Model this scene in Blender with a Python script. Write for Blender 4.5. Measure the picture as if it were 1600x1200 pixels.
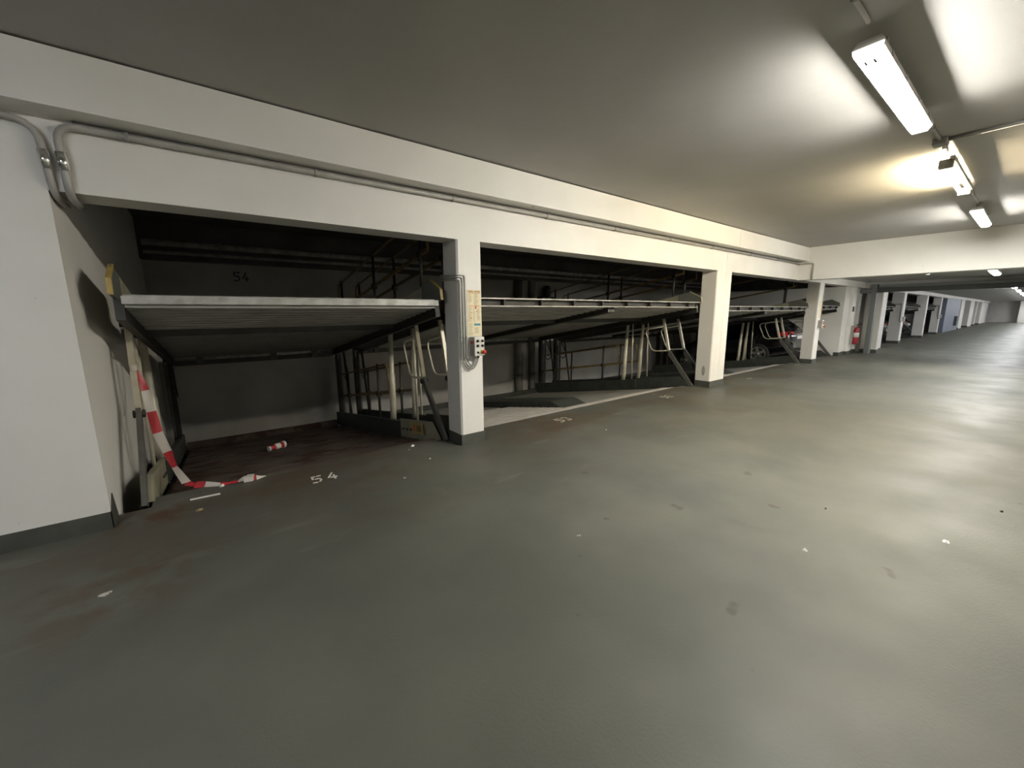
import bpy, bmesh, math, random
from mathutils import Vector, Matrix
random.seed(7)
SC = bpy.context.scene
COL = SC.collection
for o in list(bpy.data.objects):
    bpy.data.objects.remove(o)
R = math.radians

# ------------------------------------------------------------------ camera
F_PX, YAW, PITCH, ROLL = 626.22, 0.6538, -0.1740, -0.0081
CAM = Vector((0.0, 0.0, 1.5))
fw = Vector((math.sin(YAW) * math.cos(PITCH), math.cos(YAW) * math.cos(PITCH), math.sin(PITCH)))
rt = fw.cross(Vector((0, 0, 1))).normalized()
up = rt.cross(fw)
r2 = math.cos(ROLL) * rt + math.sin(ROLL) * up
u2 = -math.sin(ROLL) * rt + math.cos(ROLL) * up
cd = bpy.data.cameras.new('camera')
cd.sensor_width = 36.0
cd.lens = F_PX / 1600.0 * 36.0
cd.clip_start = 0.05
cd.clip_end = 300
cam = bpy.data.objects.new('camera', cd)
COL.objects.link(cam)
M = Matrix((r2, u2, -fw)).transposed().to_4x4()
M.translation = CAM
cam.matrix_world = M
SC.camera = cam

# ------------------------------------------------------------------ world and exposure
w = bpy.data.worlds.new('world')
SC.world = w
w.use_nodes = True
w.node_tree.nodes['Background'].inputs[0].default_value = (0.5, 0.5, 0.5, 1)
w.node_tree.nodes['Background'].inputs[1].default_value = 0.0
vs = SC.view_settings
SC.display_settings.display_device = 'sRGB'
vs.view_transform = 'Standard'
vs.look = 'None'
vs.gamma = 1.0
vs.use_curve_mapping = False
vs.exposure = 0.75
LAMP = 165.0          # radiance of a fluorescent diffuser
try:
    SC.cycles.use_denoising = True
    SC.cycles.max_bounces = 10
    SC.cycles.diffuse_bounces = 4
    SC.cycles.sample_clamp_indirect = 8.0
    SC.cycles.caustics_reflective = False
    SC.cycles.caustics_refractive = False
except Exception:
    pass

# ------------------------------------------------------------------ materials
def mat(name, c, rough=0.6, metal=0.0, c2=None, scale=3.0, lo=0.4, hi=0.65, bump=0.0, bscale=80.0, bdist=0.002,
        spec=0.5, emit=None, estr=0.0, coat=0.0, speck=None, sscale=20.0, sthr=0.72, rough2=None):
    m = bpy.data.materials.new(name)
    m.use_nodes = True
    nt = m.node_tree
    N, L = nt.nodes, nt.links
    b = N['Principled BSDF']
    b.inputs['Base Color'].default_value = (*c, 1)
    b.inputs['Roughness'].default_value = rough
    b.inputs['Metallic'].default_value = metal
    b.inputs['Specular IOR Level'].default_value = spec
    b.inputs['Coat Weight'].default_value = coat
    geo = N.new('ShaderNodeNewGeometry')
    out = None
    if c2 is not None:
        n = N.new('ShaderNodeTexNoise'); n.inputs['Scale'].default_value = scale; n.inputs['Detail'].default_value = 6
        L.new(geo.outputs['Position'], n.inputs['Vector'])
        rp = N.new('ShaderNodeMapRange'); rp.inputs['From Min'].default_value = lo; rp.inputs['From Max'].default_value = hi
        L.new(n.outputs['Fac'], rp.inputs['Value'])
        mx = N.new('ShaderNodeMix'); mx.data_type = 'RGBA'
        mx.inputs[6].default_value = (*c, 1); mx.inputs[7].default_value = (*c2, 1)
        L.new(rp.outputs['Result'], mx.inputs[0])
        out = mx.outputs[2]
        if rough2 is not None:
            r_ = N.new('ShaderNodeMapRange'); r_.inputs['To Min'].default_value = rough; r_.inputs['To Max'].default_value = rough2
            L.new(rp.outputs['Result'], r_.inputs['Value']); L.new(r_.outputs['Result'], b.inputs['Roughness'])
    if speck is not None:
        n = N.new('ShaderNodeTexNoise'); n.inputs['Scale'].default_value = sscale; n.inputs['Detail'].default_value = 3
        L.new(geo.outputs['Position'], n.inputs['Vector'])
        rp = N.new('ShaderNodeMapRange'); rp.inputs['From Min'].default_value = sthr; rp.inputs['From Max'].default_value = sthr + 0.04
        L.new(n.outputs['Fac'], rp.inputs['Value'])
        mx = N.new('ShaderNodeMix'); mx.data_type = 'RGBA'
        mx.inputs[6].default_value = (*c, 1); mx.inputs[7].default_value = (*speck, 1)
        if out: L.new(out, mx.inputs[6])
        L.new(rp.outputs['Result'], mx.inputs[0])
        out = mx.outputs[2]
    if out: L.new(out, b.inputs['Base Color'])
    if bump > 0:
        n = N.new('ShaderNodeTexNoise'); n.inputs['Scale'].default_value = bscale; n.inputs['Detail'].default_value = 4
        L.new(geo.outputs['Position'], n.inputs['Vector'])
        bp = N.new('ShaderNodeBump'); bp.inputs['Strength'].default_value = bump; bp.inputs['Distance'].default_value = bdist
        L.new(n.outputs['Fac'], bp.inputs['Height']); L.new(bp.outputs['Normal'], b.inputs['Normal'])
    if emit:
        b.inputs['Emission Color'].default_value = (*emit, 1)
        b.inputs['Emission Strength'].default_value = estr
    return m

def floor_mat():
    m = bpy.data.materials.new('grey_green_floor_coating')
    m.use_nodes = True
    nt = m.node_tree; N, L = nt.nodes, nt.links
    b = N['Principled BSDF']
    geo = N.new('ShaderNodeNewGeometry')
    def noise(s, d=5, vec=None, sc=None):
        n = N.new('ShaderNodeTexNoise'); n.inputs['Scale'].default_value = s; n.inputs['Detail'].default_value = d
        src = geo.outputs['Position']
        if sc:
            mp = N.new('ShaderNodeMapping'); mp.inputs['Scale'].default_value = sc
            L.new(src, mp.inputs['Vector']); src = mp.outputs['Vector']
        L.new(src, n.inputs['Vector']); return n.outputs['Fac']
    def mr(v, a, c, to0=0.0, to1=1.0):
        r = N.new('ShaderNodeMapRange'); r.inputs['From Min'].default_value = a; r.inputs['From Max'].default_value = c
        r.inputs['To Min'].default_value = to0; r.inputs['To Max'].default_value = to1
        L.new(v, r.inputs['Value']); return r.outputs['Result']
    def mul(a, c):
        q = N.new('ShaderNodeMath'); q.operation = 'MULTIPLY'; L.new(a, q.inputs[0])
        if isinstance(c, float): q.inputs[1].default_value = c
        else: L.new(c, q.inputs[1])
        return q.outputs[0]
    def mix(f, a, c):
        q = N.new('ShaderNodeMix'); q.data_type = 'RGBA'; L.new(f, q.inputs[0])
        for i, v in ((6, a), (7, c)):
            if isinstance(v, tuple): q.inputs[i].default_value = (*v, 1)
            else: L.new(v, q.inputs[i])
        return q.outputs[2]
    sep = N.new('ShaderNodeSeparateXYZ'); L.new(geo.outputs['Position'], sep.inputs[0])
    col = mix(mr(noise(0.9, 6), 0.38, 0.64), (0.094, 0.097, 0.083), (0.122, 0.123, 0.102))
    # trodden dirt towards the parking bays
    near = mr(sep.outputs['Y'], 2.3, 4.15)
    dirt = mul(near, mr(noise(1.1, 7, sc=(0.8, 1.8, 1)), 0.44, 0.62))
    col = mix(mul(dirt, 0.9), col, (0.092, 0.074, 0.052))
    pale = mul(mr(noise(2.3, 6, sc=(0.5, 2.2, 1)), 0.62, 0.72), mr(sep.outputs['Y'], 1.5, 3.4))
    col = mix(mul(pale, 0.55), col, (0.19, 0.183, 0.15))
    # tyre scuffs along the aisle, small oil drips
    sc = mr(noise(1.0, 5, sc=(0.25, 3.0, 1)), 0.60, 0.72)
    col = mix(mul(sc, 0.22), col, (0.09, 0.09, 0.075))
    oil = mr(noise(4.2, 2), 0.715, 0.75)
    col = mix(mul(oil, 0.6), col, (0.055, 0.052, 0.042))
    def spot(x, y, r, colr, k):
        global_n = noise(5.0, 4)
        dx = N.new('ShaderNodeVectorMath'); dx.operation = 'DISTANCE'; L.new(geo.outputs['Position'], dx.inputs[0]); dx.inputs[1].default_value = (x, y, 0)
        f = mul(mr(dx.outputs['Value'], r, r * .35), mr(global_n, .40, .58))
        return mix(mul(f, k), col, colr)
    col = spot(-.45, 3.92, .30, (0.085, 0.045, 0.022), .85)
    col = spot(-.55, 2.95, .55, (0.080, 0.055, 0.035), .7)
    col = spot(3.6, 4.1, .9, (0.10, 0.065, 0.04), .7)
    col = spot(.9, 4.25, 1.2, (0.10, 0.075, 0.055), .6)
    L.new(col, b.inputs['Base Color'])
    L.new(mr(noise(1.6, 5), 0.35, 0.7, 0.46, 0.62), b.inputs['Roughness'])
    b.inputs['Specular IOR Level'].default_value = 0.28
    bp = N.new('ShaderNodeBump'); bp.inputs['Strength'].default_value = 0.6; bp.inputs['Distance'].default_value = 0.0025
    L.new(noise(70, 3), bp.inputs['Height'])
    bp2 = N.new('ShaderNodeBump'); bp2.inputs['Strength'].default_value = 0.5; bp2.inputs['Distance'].default_value = 0.006
    L.new(noise(2.5, 3), bp2.inputs['Height']); L.new(bp.outputs['Normal'], bp2.inputs['Normal'])
    L.new(bp2.outputs['Normal'], b.inputs['Normal'])
    return m

def rust_mat():
    return mat('rusty_brown_steel', (0.060, 0.040, 0.030), 0.75, 0.0, c2=(0.125, 0.095, 0.075), scale=2.2, lo=0.35, hi=0.7,
               bump=0.4, bscale=40, speck=(0.05, 0.022, 0.014), sscale=3.0, sthr=0.55)

MT = {
 'floor': floor_mat(),
 'white': mat('white_wall_paint', (0.80, 0.785, 0.745), 0.55, c2=(0.75, 0.735, 0.69), scale=1.4, lo=0.4, hi=0.7, bump=0.25, bscale=18, bdist=0.004,
              speck=(0.33, 0.31, 0.27), sscale=9.0, sthr=0.745),
 'plain_white': mat('off_white_wall_paint', (0.74, 0.725, 0.70), 0.6, c2=(0.69, 0.68, 0.655), scale=2.0, bump=0.2, bscale=20, bdist=0.003),
 'bluewall': mat('unlit_blue_wall_paint', (0.22, 0.255, 0.315), 0.5, c2=(0.195, 0.23, 0.29), scale=2),  # dimness of the unlit far wall is put into its colour
 'ceil': mat('grey_white_ceiling_paint', (0.41, 0.402, 0.378), 0.5, c2=(0.36, 0.352, 0.325), scale=0.8, lo=0.35, hi=0.7, bump=0.42, bscale=7, bdist=0.009,
             speck=(0.36, 0.34, 0.30), sscale=14, sthr=0.735),
 'plinth': mat('dark_grey_plinth_paint', (0.085, 0.09, 0.078), 0.5, c2=(0.065, 0.068, 0.058), scale=5, bump=0.2, bscale=30, bdist=0.003),
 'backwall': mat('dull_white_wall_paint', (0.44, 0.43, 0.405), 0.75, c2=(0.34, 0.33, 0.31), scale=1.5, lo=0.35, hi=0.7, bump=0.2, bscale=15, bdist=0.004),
 'bayceil': mat('shade_darkened_bay_concrete', (0.11, 0.105, 0.095), 0.85, c2=(0.07, 0.066, 0.058), scale=1.2),  # shade of the bays put into the colour, keeps bounced light low
 'pit': mat('bare_pit_concrete', (0.20, 0.19, 0.17), 0.8, c2=(0.13, 0.12, 0.10), scale=2.0),
 'conduit': mat('grey_plastic_conduit', (0.42, 0.41, 0.38), 0.35, c2=(0.34, 0.33, 0.30), scale=6),
 'conduit_light': mat('pale_grey_conduit', (0.62, 0.61, 0.58), 0.35),
 'clip': mat('grey_conduit_clip', (0.30, 0.295, 0.28), 0.45),
 'galv': mat('galvanised_steel', (0.50, 0.50, 0.47), 0.42, 0.3, c2=(0.34, 0.33, 0.30), scale=9, lo=0.4, hi=0.65, rough2=0.6),
 'galv_deck': mat('dull_galvanised_deck', (0.40, 0.40, 0.365), 0.6, 0.1, c2=(0.30, 0.295, 0.265), scale=4, lo=0.35, hi=0.7),
 'bright_deck': mat('pale_galvanised_plank', (0.74, 0.70, 0.66), 0.5, 0.1, c2=(0.62, 0.56, 0.52), scale=5, lo=0.4, hi=0.7),
 'rust': rust_mat(),
 'green': mat('dark_green_grey_steel', (0.062, 0.070, 0.062), 0.5, 0.1, c2=(0.045, 0.048, 0.042), scale=6, bump=0.1, bscale=40),
 'dark': mat('near_black_steel', (0.025, 0.024, 0.021), 0.5, 0.2, c2=(0.04, 0.036, 0.03), scale=8),
 'cream': mat('cream_painted_steel', (0.36, 0.345, 0.25), 0.5, 0.0, c2=(0.27, 0.255, 0.18), scale=6, lo=0.4, hi=0.7),
 'tube': mat('pale_cream_steel_tube', (0.60, 0.57, 0.45), 0.35, 0.15, c2=(0.48, 0.45, 0.35), scale=7),
 'greyarm': mat('mid_grey_steel', (0.135, 0.135, 0.12), 0.5, 0.2, c2=(0.10, 0.10, 0.09), scale=9),
 'wedge': mat('grey_green_guide_plate', (0.14, 0.145, 0.125), 0.55, 0.1),
 'yellow': mat('yellow_steel_paint', (0.42, 0.31, 0.09), 0.5, c2=(0.33, 0.24, 0.08), scale=12),
 'ochre': mat('ochre_railing_paint', (0.26, 0.19, 0.07), 0.5, c2=(0.15, 0.11, 0.045), scale=10),
 'black': mat('black_plastic', (0.012, 0.012, 0.012), 0.4),
 'blackgloss': mat('black_car_paint', (0.006, 0.006, 0.007), 0.18, 0.0, coat=0.6),
 'glass': mat('dark_tinted_glass', (0.008, 0.009, 0.009), 0.06),
 'tyre': mat('black_rubber', (0.018, 0.018, 0.017), 0.8),
 'rim': mat('silver_alloy', (0.42, 0.41, 0.39), 0.35, 0.8),
 'chrome': mat('chrome', (0.85, 0.85, 0.83), 0.12, 1.0),
 'taillight': mat('red_lens', (0.45, 0.012, 0.014), 0.12, coat=0.5),
 'plate': mat('white_number_plate', (0.75, 0.75, 0.73), 0.4),
 'paper': mat('yellowed_sign_paper', (0.78, 0.70, 0.48), 0.6, c2=(0.72, 0.63, 0.41), scale=25),
 'print_brown': mat('brown_print', (0.42, 0.24, 0.10), 0.6),
 'print_grey': mat('grey_print', (0.40, 0.36, 0.26), 0.6),
 'print_red': mat('red_print', (0.55, 0.16, 0.10), 0.6),
 'print_blue': mat('blue_print', (0.05, 0.25, 0.34), 0.6),
 'boxgrey': mat('pale_grey_box_plastic', (0.66, 0.65, 0.60), 0.4),
 'boxside': mat('grey_box_plastic', (0.36, 0.345, 0.31), 0.45),
 'red': mat('red_plastic', (0.55, 0.035, 0.02), 0.3),
 'label_yellow': mat('faded_yellow_label', (0.46, 0.36, 0.13), 0.6, c2=(0.36, 0.28, 0.11), scale=30),
 'yellowp': mat('yellow_plastic', (0.75, 0.58, 0.13), 0.4),
 'extred': mat('red_extinguisher_paint', (0.36, 0.025, 0.03), 0.25),
 'tape_red': mat('red_tape_film', (0.46, 0.035, 0.045), 0.4),
 'tape_white': mat('white_tape_film', (0.66, 0.62, 0.57), 0.4),
 'paint_white': mat('white_marking_paint', (0.80, 0.78, 0.72), 0.55, speck=(0.5, 0.48, 0.42), sscale=60, sthr=0.6),
 'paint_worn': mat('worn_marking_paint', (0.56, 0.54, 0.47), 0.6, speck=(0.24, 0.22, 0.17), sscale=45, sthr=0.52),
 'paint_black': mat('black_stencil_paint', (0.03, 0.03, 0.03), 0.6),
 'scrap': mat('white_paper_scrap', (0.80, 0.78, 0.74), 0.7),
 'tan': mat('dry_tan_leaf', (0.28, 0.22, 0.11), 0.7),
 'housing': mat('pale_grey_lamp_housing', (0.50, 0.49, 0.46), 0.5),
 'lamp': mat('lit_diffuser', (0.9, 0.9, 0.9), 0.4, emit=(1.0, 0.975, 0.905), estr=LAMP),
 'lamp_dim': mat('lit_diffuser_dim', (0.9, 0.9, 0.9), 0.4, emit=(0.95, 0.965, 1.0), estr=LAMP * 0.36),
 'lamp_far': mat('lit_diffuser_far', (0.9, 0.9, 0.9), 0.4, emit=(0.97, 0.98, 1.0), estr=LAMP * 0.6),
 'lamp_end': mat('glowing_end_cap', (0.9, 0.9, 0.88), 0.4, emit=(1.0, 0.965, 0.87), estr=1.6),
 'tube_warm': mat('lit_warm_tube', (0.9, 0.85, 0.7), 0.4, emit=(1.0, 0.83, 0.54), estr=LAMP * 1.7),
 'gate': mat('grey_gate_steel', (0.20, 0.21, 0.205), 0.45, 0.1),
 'gate_dark': mat('dark_grey_lintel_steel', (0.075, 0.08, 0.08), 0.5, 0.1),
 'fleece': mat('pale_grey_paint', (0.5, 0.5, 0.5), 0.4, coat=0.3),
}

# ------------------------------------------------------------------ mesh helpers
def tag(o, label=None, cat=None, group=None, kind=None):
    if label: o['label'] = label
    if cat: o['category'] = cat
    if group: o['group'] = group
    if kind: o['kind'] = kind
    return o

def root_loc(o):
    while o.parent: o = o.parent
    return o.location

class MB:
    def __init__(s): s.v = []; s.f = []; s.sm = []
    def add(s, vs, fs, smooth=False):
        b = len(s.v); s.v += [tuple(p) for p in vs]
        for f in fs: s.f.append([b + i for i in f]); s.sm.append(smooth)
        return s
    def box(s, x0, x1, y0, y1, z0, z1):
        if x0 > x1: x0, x1 = x1, x0
        if y0 > y1: y0, y1 = y1, y0
        if z0 > z1: z0, z1 = z1, z0
        v = [(x, y, z) for z in (z0, z1) for y in (y0, y1) for x in (x0, x1)]
        return s.add(v, [(0, 2, 3, 1), (4, 5, 7, 6), (0, 1, 5, 4), (2, 6, 7, 3), (0, 4, 6, 2), (1, 3, 7, 5)])
    def bbox(s, x0, x1, y0, y1, z0, z1, b=0.01):
        """box with chamfered edges"""
        bm = bmesh.new()
        bmesh.ops.create_cube(bm, size=1.0)
        for q in bm.verts:
            q.co = Vector((x0 + (q.co.x + .5) * (x1 - x0), y0 + (q.co.y + .5) * (y1 - y0), z0 + (q.co.z + .5) * (z1 - z0)))
        bmesh.ops.bevel(bm, geom=bm.edges[:], offset=b, segments=2, affect='EDGES', profile=0.6)
        bm.verts.index_update()
        s.add([q.co for q in bm.verts], [[q.index for q in f.verts] for f in bm.faces])
        bm.free(); return s
    def bar(s, a, b, wx, wz, upv=(0, 0, 1)):
        """rectangular bar from a to b; wx across, wz along up"""
        a, b = Vector(a), Vector(b); d = (b - a).normalized()
        u = Vector(upv)
        sx = d.cross(u)
        if sx.length < 1e-4: sx = d.cross(Vector((1, 0, 0)))
        sx.normalize(); sz = sx.cross(d).normalized()
        v = []
        for p in (a, b):
            for i, j in ((-1, -1), (1, -1), (1, 1), (-1, 1)): v.append(p + sx * wx / 2 * i + sz * wz / 2 * j)
        return s.add(v, [(0, 3, 2, 1), (4, 5, 6, 7), (0, 1, 5, 4), (1, 2, 6, 5), (2, 3, 7, 6), (3, 0, 4, 7)])
    def tube(s, pts, r, n=10, closed=False):
        pts = [Vector(p) for p in pts]; m = len(pts)
        rr = r if isinstance(r, (list, tuple)) else [r] * m
        rings = []; prev = None
        for i in range(m):
            if closed: t = pts[(i + 1) % m] - pts[i - 1]
            else: t = pts[min(i + 1, m - 1)] - pts[max(i - 1, 0)]
            t.normalize()
            if prev is None:
                k = Vector((0, 0, 1)) if abs(t.z) < .9 else Vector((1, 0, 0))
                nx = t.cross(k).normalized()
            else:
                nx = (prev - t * prev.dot(t)).normalized()
            prev = nx; ny = t.cross(nx)
            rings.append([pts[i] + (nx * math.cos(2 * math.pi * j / n) + ny * math.sin(2 * math.pi * j / n)) * rr[i] for j in range(n)])
        v = [p for q in rings for p in q]; f = []
        for i in range(m if closed else m - 1):
            k = (i + 1) % m
            for j in range(n): f.append((i * n + j, i * n + (j + 1) % n, k * n + (j + 1) % n, k * n + j))
        s.add(v, f, True)
        if not closed:
            b = len(s.v) - len(v)
            s.f.append([b + j for j in range(n)][::-1]); s.sm.append(False)
            s.f.append([b + (m - 1) * n + j for j in range(n)]); s.sm.append(False)
        return s
    def prism(s, poly, axis, a, b):
        """polygon in the plane across axis ('x': (y,z), 'y': (x,z), 'z': (x,y)) pulled from a to b"""
        n = len(poly)
        def P(p, t): return {'x': (t, p[0], p[1]), 'y': (p[0], t, p[1]), 'z': (p[0], p[1], t)}[axis]
        v = [P(p, a) for p in poly] + [P(p, b) for p in poly]
        f = [list(range(n))[::-1], list(range(n, 2 * n))] + [(i, (i + 1) % n, n + (i + 1) % n, n + i) for i in range(n)]
        return s.add(v, f)
    def lathe(s, prof, c, axis='z', n=20):
        v = []; m = len(prof)
        for r, h in prof:
            for j in range(n):
                a = 2 * math.pi * j / n
                p = {'z': (r * math.cos(a), r * math.sin(a), h), 'y': (r * math.cos(a), h, r * math.sin(a)), 'x': (h, r * math.cos(a), r * math.sin(a))}[axis]
                v.append((c[0] + p[0], c[1] + p[1], c[2] + p[2]))
        f = [(i * n + j, i * n + (j + 1) % n, (i + 1) * n + (j + 1) % n, (i + 1) * n + j) for i in range(m - 1) for j in range(n)]
        f += [list(range(n))[::-1], [(m - 1) * n + j for j in range(n)]]
        return s.add(v, f, True)
    def build(s, name, m, parent=None, fixn=True):
        me = bpy.data.meshes.new(name)
        if parent is None:
            xs = [p[0] for p in s.v]; ys = [p[1] for p in s.v]; zs = [p[2] for p in s.v]
            org = Vector(((min(xs) + max(xs)) / 2, (min(ys) + max(ys)) / 2, min(zs)))
        else:
            org = root_loc(parent)
        me.from_pydata([(p[0] - org[0], p[1] - org[1], p[2] - org[2]) for p in s.v], [], s.f)
        me.polygons.foreach_set('use_smooth', s.sm)
        if fixn:
            bm = bmesh.new(); bm.from_mesh(me); bmesh.ops.recalc_face_normals(bm, faces=bm.faces[:]); bm.to_mesh(me); bm.free()
        me.materials.append(MT[m]); me.update()
        o = bpy.data.objects.new(name, me); COL.objects.link(o)
        if parent is None: o.location = org
        else: o.parent = parent
        return o

def empty(name, loc, label, cat, group=None, kind=None):
    o = bpy.data.objects.new(name, None); COL.objects.link(o)
    o.location = loc; o.empty_display_size = .1
    return tag(o, label, cat, group, kind)

def copy_tree(o, parent=None):
    c = o.copy(); COL.objects.link(c)
    if parent is not None: c.parent = parent
    for ch in list(o.children): copy_tree(ch, c)
    return c

def arc(p0, c, p1, n=6):
    """quarter bend from p0 to p1 with corner c"""
    p0, c, p1 = Vector(p0), Vector(c), Vector(p1)
    return [(1 - t) ** 2 * p0 + 2 * t * (1 - t) * c + t * t * p1 for t in [i / n for i in range(n + 1)]]

def path(*pts, r=.06, n=5):
    """polyline with rounded corners"""
    pts = [Vector(p) for p in pts]; out = [pts[0]]
    for i in range(1, len(pts) - 1):
        a = pts[i] + (pts[i - 1] - pts[i]).normalized() * min(r, (pts[i - 1] - pts[i]).length * .49)
        b = pts[i] + (pts[i + 1] - pts[i]).normalized() * min(r, (pts[i + 1] - pts[i]).length * .49)
        out += arc(a, pts[i], b, n)
    out.append(pts[-1]); return out

# ------------------------------------------------------------------ key dimensions
W, WU, D = 3.879, 3.661, 4.18          # pillar front, upper beam front, pillar back
ZS, ZU, ZC, ZP = 2.282, 2.709, 3.04, 0.124
P1, P2, P3 = (2.242, 2.555), (7.96, 8.553), (13.908, 14.276)
LW, XT, XT2, ZT, ZC2 = -0.661, 12.068, 12.42, 2.267, 2.47
YB, YE = 9.2, 4.34                     # back wall of the bays, floor edge at the pits
XF = 16.84                             # partition wall after the third pillar
XEND = 75.0
YR = -2.7

# ------------------------------------------------------------------ setting
def st(name, mb, m, label, cat, parent=None):
    o = mb.build(name, m, parent)
    if parent is None: tag(o, label, cat, None, 'structure')
    return o

st('floor', MB().prism([(-9, YR - .3), (XEND + 2, YR - .3), (XEND + 2, YE), (2.56, YE), (2.56, 4.24), (2.10, 4.24), (2.10, YE), (-.475, YE), (-.475, 4.12), (LW - .1, 4.12), (LW - .1, YE), (-9, YE)], 'z', -.3, 0), 'floor', 'grey-green coated garage floor with brown stains and scuffs', 'floor')
st('floor', MB().box(-9, XEND + 2, YE, YB + .3, -2.0, -1.75), 'pit', 'dark concrete pit floor under the parking lifts', 'floor')
st('ceiling', MB().box(-9, XT2, YR - .3, D, ZC, ZC + .25), 'ceil', 'grey-white painted concrete ceiling over the near aisle', 'ceiling')
st('ceiling', MB().box(XT2, XEND + 2, YR - .3, W, ZC2, ZC2 + .25), 'ceil', 'lower ceiling of the far aisle behind the cross beam', 'ceiling')
st('ceiling', MB().box(-1.2, XEND + 2, D, YB + .3, ZC, ZC + .25), 'bayceil', 'concrete roof over the parking bays, coloured dark for shade', 'ceiling')
# left wall with its plinth, the plinth climbs to a point round the corner
wl = st('wall_left', MB().box(-9, LW, W, YB + .3, -1.9, ZS).box(-9, LW, D, YB + .3, ZS, ZC), 'white', 'white wall at the left beside the bay numbered 54', 'wall')
pl = MB().box(-9, LW + .004, W - .006, W, 0, ZP)
pl.prism([(W - .006, 0), (W - .006, ZP), (3.99, .225), (4.08, .0)], 'x', LW - .002, LW + .006)
st('baseboard_left', pl, 'plinth', 'dark grey painted plinth at the foot of the left wall', 'plinth')
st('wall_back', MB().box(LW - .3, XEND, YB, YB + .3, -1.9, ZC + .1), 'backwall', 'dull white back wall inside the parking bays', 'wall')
st('wall_right', MB().box(-9, XEND, YR - .3, YR, -.1, ZC + .1), 'plain_white', 'white wall along the right side of the aisle', 'wall')
st('wall_near', MB().box(-9.3, -9, YR - .3, W + .3, -.1, ZC + .1), 'plain_white', 'white wall closing the aisle behind the viewer', 'wall')
# beams: cast in two lengths with a joint at the second pillar
JT = 8.286
st('trim_1', MB().box(-9, JT - .004, WU, D, ZU, ZC - .011), 'white', 'white upper beam above the left bays, cracked joint at the ceiling', 'beam')
st('trim_2', MB().box(JT + .004, XT, WU, D, ZU, ZC - .011), 'white', 'white upper beam from the joint to the cross beam', 'beam')
st('trim_3', MB().box(-9, JT - .004, W, D, ZS, ZU), 'white', 'white lower beam over the openings of bays 54 and 53', 'beam')
st('trim_4', MB().box(JT + .004, XEND, W, D, ZS, ZU).box(XT, XEND, W, D, ZU, ZC), 'white', 'white lower beam over the third opening and beyond', 'beam')
st('trim_5', MB().box(LW - .2, XEND, 8.9, YB, 2.43, ZC), 'bayceil', 'beam along the back wall of the bays, coloured dark for shade', 'beam')
st('trim_6', MB().box(XT, XT2, YR, W, ZT, ZC), 'white', 'white cross beam spanning the aisle ahead', 'beam')
st('trim_7', MB().box(18.78, 19.1, YR, W, 2.27, ZC2), 'plain_white', 'grey-white beam above the fire gate lintel', 'beam')

def pillar(x0, x1, y0=W, y1=D, split=None, z0=-1.75, label='', m='white', plinth=True):
    r = empty('pillar', ((x0 + x1) / 2, (y0 + y1) / 2, 0), label, 'pillar', None, 'structure')
    segs = [(x0, x1)] if split is None else [(x0, split - .004), (split + .004, x1)]
    for a, b in segs:
        mb = MB(); c = .018
        if b - a > .2:
            mb.prism([(a + c, y0), (b - c, y0), (b, y0 + c), (b, y1), (a, y1), (a, y0 + c)], 'z', z0, ZS)
        else: mb.box(a, b, y0, y1, z0, ZS)
        mb.build('shaft', m, r)
    if plinth:
        MB().box(x0 - .005, x1 + .005, y0 - .006, y1 + .005, 0, ZP).build('plinth', 'plinth', r)
    return r
pillar(*P1, label='white pillar between bays 54 and 53 carrying the control box and notice')
pillar(*P2, split=JT, label='white pillar with a vertical joint, second from the left wall')
pillar(*P3, label='narrow white pillar next to the dark car, third from the left wall')

# partition and walls further down the left side
fin = MB().box(XF, XF + .3, 3.99, YB, -1.9, ZS)
fin.box(XF + .3, 19.0, 4.02, 4.3, 0, ZC2)
st('wall_partition', fin, 'white', 'white partition wall beyond the third pillar', 'wall')
pb = MB().prism([(3.985, 0), (3.985, .13), (4.12, .13), (4.12, .02), (9.1, -.86), (9.1, -1.0), (4.2, -.14)], 'x', XF - .008, XF)
pb.box(XF, 19.0, 4.01, 4.02, 0, ZP); pb.box(XF, XF + .3, 3.98, 3.99, 0, ZP)
st('baseboard_partition', pb, 'plinth', 'dark grey plinth on the partition wall sloping down with the lift', 'plinth')
pillar(17.55, 17.95, 3.93, 4.05, label='white pilaster beside the fire extinguisher', z0=0)
pillar(19.05, 19.36, 3.44, 3.9, label='white pilaster just behind the grey gate post', z0=0)
st('wall_1', MB().box(19.36, 21.9, 3.83, 4.2, 0, ZS), 'white', 'short white wall behind the grey gate post', 'wall')
pillar(25.2, 25.62, 3.83, 4.25, label='white pillar with a dark conduit, first beyond the grey gate')
pillar(31.35, 31.75, 3.86, 4.28, label='plain white pillar, second beyond the grey gate')
pillar(36.7, 37.05, 3.88, 4.25, label='white pillar with a dark conduit, just before the blue wall')
st('wall_2', MB().box(39.6, 47.2, 3.93, 4.3, 0, ZS), 'bluewall', 'unlit blue wall far down the aisle, coloured dim', 'wall')
pillar(47.2, 47.6, 3.88, 4.2, label='white pillar at the far end of the blue wall', z0=0)
st('wall_3', MB().box(47.6, 50.2, 3.95, 4.3, 0, ZS), 'plain_white', 'white wall just past the blue wall', 'wall')
pillar(53.3, 53.7, 3.85, 4.2, label='slim white pillar, first past the blue wall')
st('wall_4', MB().box(54.4, 57.8, 3.95, 4.3, 0, ZS), 'plain_white', 'dull white wall between the two farthest dark openings', 'wall')
pillar(58.3, 58.7, 3.8, 4.2, label='bright white pillar, second past the blue wall')
pillar(64.0, 64.4, 3.85, 4.2, label='white pillar, third past the blue wall')
st('wall_5', MB().box(65.0, XEND, 4.0, 4.3, 0, ZS), 'plain_white', 'last stretch of white wall before the end of the aisle', 'wall')
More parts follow.
